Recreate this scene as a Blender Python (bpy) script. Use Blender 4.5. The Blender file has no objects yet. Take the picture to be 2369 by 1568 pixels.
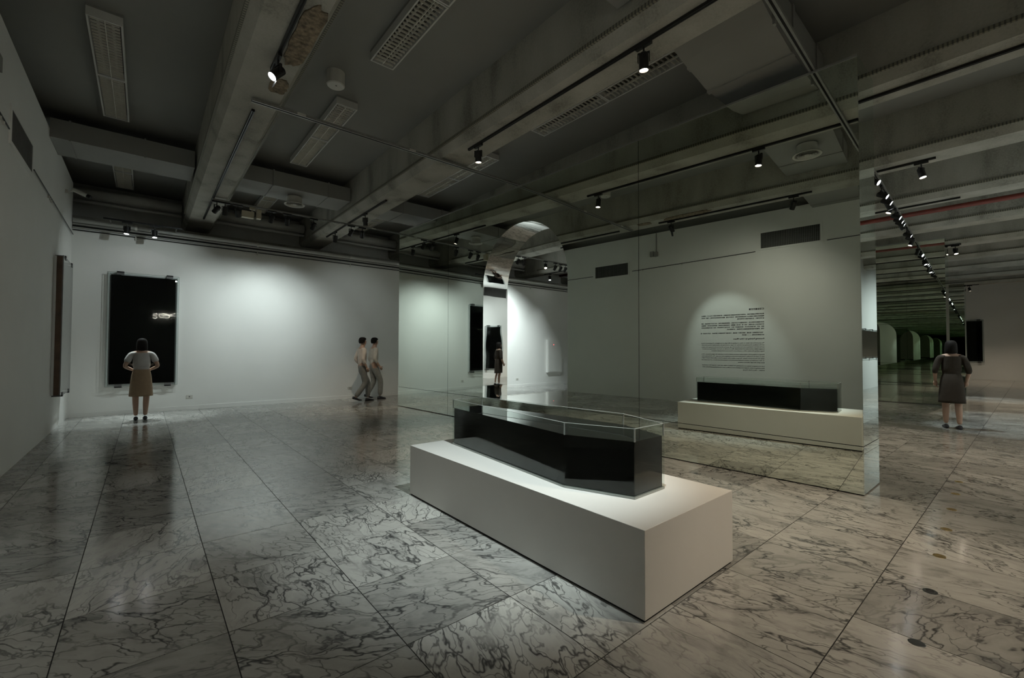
import bpy, bmesh, math, random
from mathutils import Vector, Matrix
random.seed(7)
scene = bpy.context.scene
COL = scene.collection
R = math.radians

# ------------------------------------------------------------------ camera
W, H, F = 2369.0, 1568.0, 1014.41
YAW, PITCH, ROLL, EYE = R(39.945), R(1.376), R(0.173), 1.42
_f = Vector((math.sin(YAW)*math.cos(PITCH), math.cos(YAW)*math.cos(PITCH), math.sin(PITCH)))
_r = Vector((math.cos(YAW), -math.sin(YAW), 0))
_u = _r.cross(_f)
CR = math.cos(ROLL)*_r + math.sin(ROLL)*_u
CU = -math.sin(ROLL)*_r + math.cos(ROLL)*_u
cam_d = bpy.data.cameras.new('camera')
cam = bpy.data.objects.new('camera', cam_d)
COL.objects.link(cam)
cam_d.sensor_width = 36.0
cam_d.lens = F*36.0/W
cam_d.clip_start, cam_d.clip_end = 0.05, 200
cam.matrix_world = Matrix(((CR.x, CU.x, -_f.x, 0), (CR.y, CU.y, -_f.y, 0), (CR.z, CU.z, -_f.z, EYE), (0, 0, 0, 1)))
scene.camera = cam

# ------------------------------------------------------------------ world, exposure
world = bpy.data.worlds.new('world')
scene.world = world
world.use_nodes = True
world.node_tree.nodes['Background'].inputs[0].default_value = (0.02, 0.021, 0.02, 1)
world.node_tree.nodes['Background'].inputs[1].default_value = 0.3
vs = scene.view_settings
vs.view_transform = 'Standard'
vs.look = 'None'
vs.exposure = 0.58
vs.gamma = 1.0
vs.use_curve_mapping = False
cy = scene.cycles
cy.use_denoising = True
cy.max_bounces = 12
cy.glossy_bounces = 10
cy.diffuse_bounces = 4
cy.transmission_bounces = 4
cy.use_adaptive_sampling = True
cy.adaptive_threshold = 0.06
cy.transparent_max_bounces = 16
cy.sample_clamp_indirect = 4.0
cy.blur_glossy = 0.5
cy.caustics_reflective = True
cy.caustics_refractive = False

# light levels, read by the lamps that carry them
COOL, WARM = (0.88, 1.0, 0.99), (1.0, 0.83, 0.62)
PW = dict(wash=66, wash_far=410, text=54, tank=460, beam=115, paint=430, near=225, right=190, fill=54, front=270)

# ------------------------------------------------------------------ materials
MATS = {}
def nodes_of(name):
    m = bpy.data.materials.new(name)
    m.use_nodes = True
    nt = m.node_tree
    return m, nt, nt.nodes, nt.links, nt.nodes['Principled BSDF']
def sset(b, **k):
    for n, v in k.items():
        b.inputs[n.replace('_', ' ')].default_value = v
def ramp(n, stops):
    r = n.new('ShaderNodeValToRGB')
    e = r.color_ramp.elements
    while len(e) < len(stops): e.new(0.5)
    for el, (p, c) in zip(e, stops):
        el.position = p
        el.color = (*c, 1) if len(c) == 3 else c
    return r
def plain(name, col, rough=0.5, metal=0.0, noise=0.0, nscale=8.0, bump=0.0, spec=0.5):
    m, nt, n, l, b = nodes_of(name)
    sset(b, Roughness=rough, Metallic=metal)
    b.inputs['Specular IOR Level'].default_value = spec
    tc = n.new('ShaderNodeNewGeometry')
    tx = n.new('ShaderNodeTexNoise')
    tx.inputs['Scale'].default_value = nscale
    tx.inputs['Detail'].default_value = 6
    l.new(tc.outputs['Position'], tx.inputs['Vector'])
    lo = tuple(max(0, c*(1-noise)) for c in col)
    hi = tuple(min(1, c*(1+noise)) for c in col)
    r = ramp(n, [(0.3, lo), (0.7, hi)])
    l.new(tx.outputs['Fac'], r.inputs['Fac'])
    l.new(r.outputs['Color'], b.inputs['Base Color'])
    if bump:
        bp = n.new('ShaderNodeBump')
        bp.inputs['Strength'].default_value = bump
        bp.inputs['Distance'].default_value = 0.01
        l.new(tx.outputs['Fac'], bp.inputs['Height'])
        l.new(bp.outputs['Normal'], b.inputs['Normal'])
    MATS[name] = m
    return m
def emit(name, col, strength):
    m, nt, n, l, b = nodes_of(name)
    sset(b, Base_Color=(*col, 1), Roughness=0.4)
    b.inputs['Emission Color'].default_value = (*col, 1)
    b.inputs['Emission Strength'].default_value = strength
    m.cycles.emission_sampling = 'NONE'      # the spot light beside each lens does the lighting
    MATS[name] = m
    return m

plain('wall_paint', (0.85, 0.85, 0.82), 0.75, noise=0.02, nscale=1.2, spec=0.25)
plain('ceiling_paint', (0.30, 0.30, 0.28), 0.8, noise=0.06, nscale=0.8, spec=0.2)
plain('duct_paint', (0.30, 0.30, 0.28), 0.6, noise=0.05, nscale=1.5)
plain('grey_metal', (0.42, 0.42, 0.40), 0.4, 0.6, noise=0.05, nscale=20)
plain('louvre_metal', (0.85, 0.83, 0.74), 0.35, 0.15, noise=0.05, nscale=20)
plain('trough', (0.10, 0.095, 0.08), 0.5, noise=0.2, nscale=14)
plain('black_metal', (0.012, 0.012, 0.012), 0.45, noise=0.2, nscale=30)
plain('black_rail', (0.02, 0.02, 0.02), 0.35, 0.3, noise=0.2, nscale=30)
plain('rail_metal', (0.34, 0.34, 0.32), 0.35, 0.5, noise=0.1, nscale=30)
plain('white_plastic', (0.68, 0.67, 0.62), 0.45, noise=0.02)
plain('cream_plastic', (0.55, 0.50, 0.38), 0.5, noise=0.04)
plain('plinth_paint', (0.66, 0.65, 0.62), 0.55, noise=0.015, nscale=2.5, spec=0.3)
plain('pipe_paint', (0.66, 0.66, 0.63), 0.5, noise=0.04, nscale=4)
plain('grille_dark', (0.06, 0.06, 0.055), 0.7)
plain('grille_slat', (0.22, 0.22, 0.21), 0.4, 0.5, noise=0.1)
plain('shadow_gap', (0.01, 0.01, 0.01), 0.9)
plain('mirror_edge', (0.20, 0.23, 0.21), 0.3, noise=0.1)
plain('red_paint', (0.20, 0.035, 0.022), 0.5, noise=0.1)
plain('brass', (0.55, 0.42, 0.20), 0.3, 0.9, noise=0.1, nscale=40)
plain('steel_dark', (0.10, 0.11, 0.11), 0.35, 0.8, noise=0.1)
plain('ink', (0.02, 0.02, 0.02), 0.8)
plain('wood_dark', (0.10, 0.055, 0.03), 0.5, noise=0.35, nscale=7)
plain('clamp_grey', (0.16, 0.16, 0.16), 0.45, 0.4, noise=0.1)
plain('board_white', (0.72, 0.74, 0.74), 0.5, noise=0.01)
plain('skin', (0.46, 0.30, 0.22), 0.55, noise=0.05, nscale=12)
plain('hair_black', (0.012, 0.010, 0.009), 0.7, noise=0.3, nscale=60, spec=0.15)
plain('blouse', (0.50, 0.48, 0.46), 0.8, noise=0.05, nscale=15)
plain('skirt_tan', (0.30, 0.21, 0.13), 0.85, noise=0.08, nscale=18)
plain('shirt_pale', (0.60, 0.53, 0.47), 0.85, noise=0.06, nscale=12)
plain('shirt_cream', (0.56, 0.53, 0.47), 0.85, noise=0.06, nscale=12)
plain('trouser_grey', (0.20, 0.20, 0.185), 0.85, noise=0.1, nscale=18)
plain('trouser_slate', (0.24, 0.24, 0.22), 0.85, noise=0.1, nscale=18)
plain('dress_brown', (0.030, 0.021, 0.013), 0.85, noise=0.15, nscale=14)
plain('shoe_dark', (0.02, 0.02, 0.025), 0.5, noise=0.1)
plain('patch_concrete', (0.24, 0.19, 0.13), 0.95, noise=0.55, nscale=24, bump=0.9)
emit('lens_cool', (0.93, 0.98, 1.0), 22)
emit('lens_warm', (1.0, 0.86, 0.68), 22)
emit('neon', (1.0, 0.93, 0.82), 30)
emit('led_red', (1.0, 0.08, 0.08), 1.6)

# concrete with board marks
m, nt, n, l, b = nodes_of('concrete')
MATS['concrete'] = m
g = n.new('ShaderNodeNewGeometry')
mp = n.new('ShaderNodeMapping'); mp.inputs['Scale'].default_value = (1.6, 1.6, 0.5)
l.new(g.outputs['Position'], mp.inputs['Vector'])
t1 = n.new('ShaderNodeTexNoise'); t1.inputs['Scale'].default_value = 1.4; t1.inputs['Detail'].default_value = 8
t2 = n.new('ShaderNodeTexNoise'); t2.inputs['Scale'].default_value = 45; t2.inputs['Detail'].default_value = 4
l.new(mp.outputs['Vector'], t1.inputs['Vector']); l.new(g.outputs['Position'], t2.inputs['Vector'])
mx = n.new('ShaderNodeMath'); mx.operation = 'MULTIPLY_ADD'; mx.inputs[1].default_value = 0.35
l.new(t2.outputs['Fac'], mx.inputs[0]); l.new(t1.outputs['Fac'], mx.inputs[2])
r = ramp(n, [(0.42, (0.23, 0.225, 0.195)), (0.62, (0.42, 0.41, 0.36)), (0.85, (0.50, 0.49, 0.44))])
l.new(mx.outputs[0], r.inputs['Fac']); l.new(r.outputs['Color'], b.inputs['Base Color'])
sset(b, Roughness=0.85); b.inputs['Specular IOR Level'].default_value = 0.25
bp = n.new('ShaderNodeBump'); bp.inputs['Strength'].default_value = 0.25; bp.inputs['Distance'].default_value = 0.01
l.new(mx.outputs[0], bp.inputs['Height']); l.new(bp.outputs['Normal'], b.inputs['Normal'])

# perforated steel channel along the beams
m, nt, n, l, b = nodes_of('perforated')
MATS['perforated'] = m
g = n.new('ShaderNodeNewGeometry'); sx = n.new('ShaderNodeSeparateXYZ')
l.new(g.outputs['Position'], sx.inputs[0])
a1 = n.new('ShaderNodeMath'); a1.operation = 'MULTIPLY'; a1.inputs[1].default_value = 28.0
a2 = n.new('ShaderNodeMath'); a2.operation = 'FRACT'
l.new(sx.outputs['Y'], a1.inputs[0]); l.new(a1.outputs[0], a2.inputs[0])
r = ramp(n, [(0.0, (0.27, 0.26, 0.20)), (0.55, (0.27, 0.26, 0.20)), (0.6, (0.10, 0.098, 0.085))])
r.color_ramp.interpolation = 'CONSTANT'
l.new(a2.outputs[0], r.inputs['Fac']); l.new(r.outputs['Color'], b.inputs['Base Color'])
sset(b, Roughness=0.6)

# polished grey-veined marble; every slab picks its own cut of the stone
m, nt, n, l, b = nodes_of('marble')
MATS['marble'] = m
TX, TY, TX0, TY0 = 0.6455, 0.656, 0.347, 2.62
g = n.new('ShaderNodeNewGeometry')
def vmath(op, a, bvec=None):
    v = n.new('ShaderNodeVectorMath'); v.operation = op
    l.new(a, v.inputs[0])
    if bvec is not None:
        if isinstance(bvec, tuple): v.inputs[1].default_value = bvec
        else: l.new(bvec, v.inputs[1])
    return v
sh = vmath('SUBTRACT', g.outputs['Position'], (TX0, TY0, 0))
dv = vmath('DIVIDE', sh.outputs[0], (TX, TY, 1000.0))
fl = vmath('FLOOR', dv.outputs[0])
wn = n.new('ShaderNodeTexWhiteNoise'); wn.noise_dimensions = '3D'
l.new(fl.outputs[0], wn.inputs['Vector'])
off = vmath('SCALE', wn.outputs['Color']); off.inputs['Scale'].default_value = 37.0
pos = vmath('ADD', g.outputs['Position'], off.outputs[0])
rot = n.new('ShaderNodeVectorRotate'); rot.rotation_type = 'Z_AXIS'
ra = n.new('ShaderNodeMapRange'); ra.inputs['To Min'].default_value = -1.25; ra.inputs['To Max'].default_value = 0.55
l.new(wn.outputs['Value'], ra.inputs['Value']); l.new(ra.outputs[0], rot.inputs['Angle'])
l.new(pos.outputs[0], rot.inputs['Vector'])
st = vmath('MULTIPLY', rot.outputs[0], (2.3, 1.0, 1.0))
w1 = n.new('ShaderNodeTexNoise'); w1.inputs['Scale'].default_value = 2.2; w1.inputs['Detail'].default_value = 4; w1.inputs['Roughness'].default_value = 0.5
l.new(st.outputs[0], w1.inputs['Vector'])
wc = vmath('SUBTRACT', w1.outputs['Color'], (0.5, 0.5, 0.5))
ws = vmath('SCALE', wc.outputs[0]); ws.inputs['Scale'].default_value = 0.95
wp = vmath('ADD', st.outputs[0], ws.outputs[0])
def vein(scale, width):
    v = n.new('ShaderNodeTexVoronoi'); v.feature = 'DISTANCE_TO_EDGE'; v.inputs['Scale'].default_value = scale
    l.new(wp.outputs[0], v.inputs['Vector'])
    mr = n.new('ShaderNodeMapRange'); mr.interpolation_type = 'SMOOTHSTEP'
    mr.inputs['From Min'].default_value = 0.0; mr.inputs['From Max'].default_value = width
    mr.inputs['To Min'].default_value = 1.0; mr.inputs['To Max'].default_value = 0.0
    l.new(v.outputs['Distance'], mr.inputs['Value'])
    return mr
v1, v2 = vein(1.9, 0.045), vein(4.4, 0.050)
# veins fade in and out across the stone
msk = n.new('ShaderNodeTexNoise'); msk.inputs['Scale'].default_value = 2.2; msk.inputs['Detail'].default_value = 3
l.new(pos.outputs[0], msk.inputs['Vector'])
mk = n.new('ShaderNodeMapRange'); mk.inputs['From Min'].default_value = 0.36; mk.inputs['From Max'].default_value = 0.52
l.new(msk.outputs['Fac'], mk.inputs['Value'])
def mul(a, bb, k=1.0):
    x = n.new('ShaderNodeMath'); x.operation = 'MULTIPLY'
    l.new(a, x.inputs[0])
    if isinstance(bb, float): x.inputs[1].default_value = bb
    else: l.new(bb, x.inputs[1])
    return x
s1 = mul(v1.outputs[0], mk.outputs[0])
s2 = mul(mul(v2.outputs[0], mk.outputs[0]).outputs[0], 0.75)
vm = n.new('ShaderNodeMath'); vm.operation = 'MAXIMUM'
l.new(s1.outputs[0], vm.inputs[0]); l.new(s2.outputs[0], vm.inputs[1])
cl = n.new('ShaderNodeTexNoise'); cl.inputs['Scale'].default_value = 3.0; cl.inputs['Detail'].default_value = 8; cl.inputs['Roughness'].default_value = 0.6
l.new(wp.outputs[0], cl.inputs['Vector'])
base = ramp(n, [(0.30, (0.25, 0.25, 0.24)), (0.46, (0.42, 0.415, 0.39)), (0.66, (0.50, 0.495, 0.465))])
l.new(cl.outputs['Fac'], base.inputs['Fac'])
tone = n.new('ShaderNodeMapRange'); tone.inputs['To Min'].default_value = 0.66; tone.inputs['To Max'].default_value = 1.10
l.new(wn.outputs['Value'], tone.inputs['Value'])
bt = vmath('SCALE', base.outputs['Color']); l.new(tone.outputs[0], bt.inputs['Scale'])
mixc = n.new('ShaderNodeMix'); mixc.data_type = 'RGBA'
l.new(mul(vm.outputs[0], 0.88).outputs[0], mixc.inputs['Factor'])
l.new(bt.outputs[0], mixc.inputs['A']); mixc.inputs['B'].default_value = (0.022, 0.023, 0.025, 1)
l.new(mixc.outputs['Result'], b.inputs['Base Color'])
sset(b, Roughness=0.16); b.inputs['Specular IOR Level'].default_value = 0.95
rr = ramp(n, [(0.3, (0.09,)*3), (0.7, (0.17,)*3)])
l.new(cl.outputs['Fac'], rr.inputs['Fac']); l.new(rr.outputs['Color'], b.inputs['Roughness'])

# silvered glass, polished steel, clear acrylic, black oil
def glossy(name, col, rough, wave=0.0, wscale=1.2):
    m = bpy.data.materials.new(name); m.use_nodes = True
    nt = m.node_tree; n = nt.nodes; l = nt.links
    n.remove(n['Principled BSDF'])
    gl = n.new('ShaderNodeBsdfGlossy'); gl.inputs['Color'].default_value = (*col, 1); gl.inputs['Roughness'].default_value = rough
    l.new(gl.outputs[0], n['Material Output'].inputs[0])
    if wave:
        g = n.new('ShaderNodeNewGeometry'); t = n.new('ShaderNodeTexNoise')
        t.inputs['Scale'].default_value = wscale; t.inputs['Detail'].default_value = 1
        l.new(g.outputs['Position'], t.inputs['Vector'])
        bp = n.new('ShaderNodeBump'); bp.inputs['Strength'].default_value = wave; bp.inputs['Distance'].default_value = 0.02
        l.new(t.outputs['Fac'], bp.inputs['Height']); l.new(bp.outputs[0], gl.inputs['Normal'])
    MATS[name] = m
glossy('mirror_glass', (0.80, 0.86, 0.78), 0.0)
glossy('mirror_clear', (0.84, 0.90, 0.87), 0.0)
glossy('mirror_steel', (0.84, 0.84, 0.82), 0.015, 0.10, 1.6)
glossy('oil_face', (0.05, 0.05, 0.05), 0.0)
m = bpy.data.materials.new('acrylic'); m.use_nodes = True
nt = m.node_tree; n = nt.nodes; l = nt.links
n.remove(n['Principled BSDF'])
tr = n.new('ShaderNodeBsdfTransparent'); tr.inputs[0].default_value = (0.93, 0.95, 0.94, 1)
gl = n.new('ShaderNodeBsdfGlossy'); gl.inputs['Roughness'].default_value = 0.0; gl.inputs[0].default_value = (0.9, 0.9, 0.9, 1)
lw = n.new('ShaderNodeLayerWeight'); lw.inputs[0].default_value = 0.5
pw5 = n.new('ShaderNodeMath'); pw5.operation = 'POWER'; pw5.inputs[1].default_value = 5.0
fr = n.new('ShaderNodeMath'); fr.operation = 'MULTIPLY_ADD'; fr.inputs[1].default_value = 0.9; fr.inputs[2].default_value = 0.006
l.new(lw.outputs['Facing'], pw5.inputs[0]); l.new(pw5.outputs[0], fr.inputs[0])
mxs = n.new('ShaderNodeMixShader')
l.new(fr.outputs[0], mxs.inputs[0]); l.new(tr.outputs[0], mxs.inputs[1]); l.new(gl.outputs[0], mxs.inputs[2])
l.new(mxs.outputs[0], n['Material Output'].inputs[0])
MATS['acrylic'] = m
m, nt, n, l, b = nodes_of('acrylic_edge'); MATS['acrylic_edge'] = m
sset(b, Base_Color=(0.34, 0.36, 0.34, 1), Roughness=0.2)
m, nt, n, l, b = nodes_of('oil'); MATS['oil'] = m
sset(b, Base_Color=(0.004, 0.004, 0.004, 1), Roughness=0.02); b.inputs['Specular IOR Level'].default_value = 0.4
m, nt, n, l, b = nodes_of('painting_black'); MATS['painting_black'] = m
sset(b, Base_Color=(0.003, 0.003, 0.003, 1), Roughness=0.0); b.inputs['Specular IOR Level'].default_value = 0.3

# ------------------------------------------------------------------ mesh helpers
class MB:
    def __init__(s): s.v = []; s.f = []
    def add(s, vs, fs):
        k = len(s.v); s.v += [tuple(v) for v in vs]; s.f += [tuple(i+k for i in f) for f in fs]; return s
    def box(s, x0, x1, y0, y1, z0, z1):
        return s.add([(x0,y0,z0),(x1,y0,z0),(x1,y1,z0),(x0,y1,z0),(x0,y0,z1),(x1,y0,z1),(x1,y1,z1),(x0,y1,z1)],
                     [(0,3,2,1),(4,5,6,7),(0,1,5,4),(1,2,6,5),(2,3,7,6),(3,0,4,7)])
    def cbox(s, c, sx, sy, sz):
        return s.box(c[0]-sx/2, c[0]+sx/2, c[1]-sy/2, c[1]+sy/2, c[2]-sz/2, c[2]+sz/2)
    def prism(s, poly, axis, a, b):
        """closed polygon (2-D) pushed along an axis from a to b"""
        def P(p, t):
            return {'x': (t, p[0], p[1]), 'y': (p[0], t, p[1]), 'z': (p[0], p[1], t)}[axis]
        n = len(poly)
        return s.add([P(p, a) for p in poly] + [P(p, b) for p in poly],
                     [tuple(range(n)), tuple(range(2*n-1, n-1, -1))] + [((i+1) % n, i, n+i, n+(i+1) % n) for i in range(n)])
    def tube(s, pts, r, n=10, cap=True):
        pts = [Vector(p) for p in pts]; rs = r if isinstance(r, (list, tuple)) else [r]*len(pts)
        rings = []
        for i, p in enumerate(pts):
            t = (pts[min(i+1, len(pts)-1)] - pts[max(i-1, 0)]).normalized()
            a = t.cross(Vector((0, 0, 1)))
            if a.length < 1e-3: a = t.cross(Vector((0, 1, 0)))
            a.normalize(); bb = t.cross(a)
            rings.append([p + rs[i]*(math.cos(2*math.pi*k/n)*a + math.sin(2*math.pi*k/n)*bb) for k in range(n)])
        vs = [q for rg in rings for q in rg]; fs = []
        for i in range(len(pts)-1):
            for k in range(n):
                fs.append((i*n+k, i*n+(k+1) % n, (i+1)*n+(k+1) % n, (i+1)*n+k))
        if cap:
            fs.append(tuple(range(n-1, -1, -1))); fs.append(tuple(range((len(pts)-1)*n, len(pts)*n)))
        return s.add(vs, fs)
    def loft(s, rings, n=16, cap=True):
        """rings: (cx, cy, z, rx, ry)"""
        vs = []; fs = []
        for (cx, cy, z, rx, ry) in rings:
            vs += [(cx+rx*math.cos(2*math.pi*k/n), cy+ry*math.sin(2*math.pi*k/n), z) for k in range(n)]
        for i in range(len(rings)-1):
            for k in range(n):
                fs.append((i*n+k, i*n+(k+1) % n, (i+1)*n+(k+1) % n, (i+1)*n+k))
        if cap:
            fs.append(tuple(range(n-1, -1, -1))); fs.append(tuple(range((len(rings)-1)*n, len(rings)*n)))
        return s.add(vs, fs)
    def lathe(s, prof, n=20, c=(0, 0, 0)):
        vs = []; fs = []
        for (r, z) in prof:
            vs += [(c[0]+r*math.cos(2*math.pi*k/n), c[1]+r*math.sin(2*math.pi*k/n), c[2]+z) for k in range(n)]
        for i in range(len(prof)-1):
            for k in range(n):
                fs.append((i*n+k, i*n+(k+1) % n, (i+1)*n+(k+1) % n, (i+1)*n+k))
        return s.add(vs, fs)
    def mesh(s, name, mat, origin=(0, 0, 0), smooth=False, fix=True):
        me = bpy.data.meshes.new(name)
        me.from_pydata([(v[0]-origin[0], v[1]-origin[1], v[2]-origin[2]) for v in s.v], [], s.f)
        if fix:
            bm = bmesh.new(); bm.from_mesh(me); bmesh.ops.recalc_face_normals(bm, faces=bm.faces); bm.to_mesh(me); bm.free()
        me.materials.append(MATS[mat])
        if smooth:
            for p in me.polygons: p.use_smooth = True
        me.update()
        return me
    def build(s, name, mat, parent=None, origin=(0, 0, 0), smooth=False):
        return link(name, s.mesh(name, mat, origin, smooth), parent)
def link(name, data, parent=None, loc=None):
    o = bpy.data.objects.new(name, data); COL.objects.link(o)
    if parent is not None: o.parent = parent
    if loc is not None: o.location = loc
    return o
def tag(o, label, cat, group=None):
    o['label'] = label; o['category'] = cat
    if group: o['group'] = group
    return o
def thing(name, label, cat, loc=(0, 0, 0), rz=0.0, group=None):
    o = link(name, None); o.location = loc; o.rotation_euler = (0, 0, rz); o.empty_display_size = 0.1
    return tag(o, label, cat, group)
def struct(o):
    o['kind'] = 'structure'; return o
def auto_smooth(me, ang=35):
    for p in me.polygons: p.use_smooth = True
    me.set_sharp_from_angle(angle=R(ang))
def bevel(me, w, seg=1):
    bm = bmesh.new(); bm.from_mesh(me)
    bmesh.ops.bevel(bm, geom=bm.edges[:], offset=w, segments=seg, affect='EDGES', profile=0.5)
    bm.to_mesh(me); bm.free()
def copy_tree(o, parent=None):
    c = o.copy(); COL.objects.link(c); c.parent = parent
    for ch in list(o.children): copy_tree(ch, c)
    return c

# ------------------------------------------------------------------ the room
XL, XR, YN, YF, YB = -1.19, 32.0, -1.9, 12.7, 14.1
ZC, ZB, ZT = 5.22, 4.45, 4.385          # ceiling, underside of beams, tracks
struct(MB().box(XL-0.26, XL, YN-0.3, YF, 0, 4.83).build('wall_left', 'wall_paint'))
struct(MB().box(XL-0.56, XL-0.262, YN-0.3, YB+0.3, -0.1, ZC).build('wall_outer_left', 'ceiling_paint'))
struct(MB().box(XL, XR, YF, YF+0.18, 0, 3.90).build('wall_far', 'wall_paint'))
struct(MB().box(XL-0.26, XR+0.3, YB, YB+0.3, 0, ZC).build('wall_back', 'pipe_paint'))
struct(MB().box(XL, XR, YN-0.3, YN, 0, ZC).build('wall_near', 'wall_paint'))
struct(MB().box(XR, XR+0.3, YN-0.3, YB+0.3, 0, ZC).build('wall_right', 'wall_paint'))
struct(MB().box(XL-0.56, XR+0.3, YN-0.3, YB+0.3, ZC, ZC+0.2).build('ceiling', 'ceiling_paint'))
struct(MB().box(XL, XR, YF-0.012, YF, 0, 0.09).build('baseboard_far', 'wall_paint'))

# marble floor: slab bed plus single tiles; the ones that show largest are objects of their own
floor = struct(MB().box(XL-0.56, XR+0.3, YN-0.3, YB+0.3, -0.12, -0.0025).build('floor', 'shadow_gap'))
GAP = 0.005
tile_me = MB().box(GAP/2, TX-GAP/2, GAP/2, TY-GAP/2, -0.0025, 0.0).mesh('tile', 'marble')
def view(p):
    d = Vector(p) - Vector((0, 0, EYE)); z = d.dot(_f)
    if z < 0.1: return None
    return (W/2 + F*d.dot(CR)/z, H/2 - F*d.dot(CU)/z, z)
tiles = []
for i in range(-3, 50):
    for j in range(-7, 17):
        x, y = TX0+i*TX, TY0+j*TY
        if x+TX < XL or x > XR or y+TY < YN or y > YF: continue
        q = [view((x+a*TX, y+c*TY, 0)) for a, c in ((0, 0), (1, 0), (1, 1), (0, 1))]
        area = 0
        if all(q):
            area = abs(sum(q[k][0]*q[(k+1) % 4][1]-q[(k+1) % 4][0]*q[k][1] for k in range(4)))/2
            mx_, my_ = sum(a[0] for a in q)/4, sum(a[1] for a in q)/4
            if not (-60 < mx_ < W+60 and my_ < H+260): area = 0
            if x > 5.4 and 1.3 < y < 10.3: area *= 0.02          # behind the mirror wall
            if 2.0 < x < 2.6 and 1.4 < y < 3.2: area = 0
        tiles.append((area, x, y))
tiles.sort(reverse=True)
rest = MB()
for k, (a, x, y) in enumerate(tiles):
    if k < 300 and a > 0:
        link('tile', tile_me, floor, (x, y, 0))
    else:
        x1, y1 = min(x+TX, XR), min(y+TY, YF)
        rest.box(max(x, XL)+GAP/2, x1-GAP/2, max(y, YN)+GAP/2, y1-GAP/2, -0.0025, 0.0)
fo = rest.build('tile_field', 'marble', floor); fo['kind'] = 'stuff'

# concrete beams with chamfered soffits and perforated channels
BX0, BSP, BW = 0.67, 2.815, 0.63
beam_x = [BX0+BSP*i for i in range(11)]
for i, x0 in enumerate(beam_x):
    x1 = x0+BW
    sec = [(x0, ZC), (x0, ZB+0.11), (x0+0.075, ZB), (x1-0.075, ZB), (x1, ZB+0.11), (x1, ZC)]
    bo = struct(MB().prism(sec, 'y', YN, YB).build('ceiling_beam', 'concrete'))
    for xa, xb in ((x0-0.028, x0), (x1, x1+0.028)):
        MB().box(xa, xb, YN+0.02, YF, ZB+0.105, ZB+0.145).build('perforated_channel', 'perforated', bo)
    if i == 0:
        for (cx, cyy, a, c) in ((1.14, 4.55, 0.10, 0.52), (1.13, 5.55, 0.09, 0.16)):
            rnd = random.Random(i*7+int(cyy*10)); poly = []
            for k in range(28):
                t = 2*math.pi*k/28
                rr_ = (abs(math.cos(t))**4+abs(math.sin(t))**4)**-0.25*(1+rnd.uniform(-0.09, 0.09))
                poly.append((cx+a*rr_*math.cos(t), cyy+c*rr_*math.sin(t)))
            MB().prism(poly, 'z', ZB-0.012, ZB).build('exposed_aggregate', 'patch_concrete', bo)
# downstand beam across the far end, above the white wall
struct(MB().box(XL-0.26, XR, 13.86, YB, 4.0, 4.42).build('trim_1', 'concrete'))
# red sprinkler pipe and small hangers
t = thing('sprinkler_pipe', 'long red sprinkler pipe running along the ceiling beams behind the mirrored wall', 'pipe', (13.75, 0, 4.62))
MB().tube([(13.75, YN+0.02, 4.62), (13.75, 13.2, 4.62)], 0.055, 12).build('pipe', 'red_paint', t, (13.75, 0, 4.62), True)
for y in (0.8, 3.6, 6.4, 9.2, 12.0):
    MB().tube([(13.75, y, 4.66), (13.75, y, ZC)], 0.008, 6).build('hanger_rod', 'rail_metal', t, (13.75, 0, 4.62))

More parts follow.
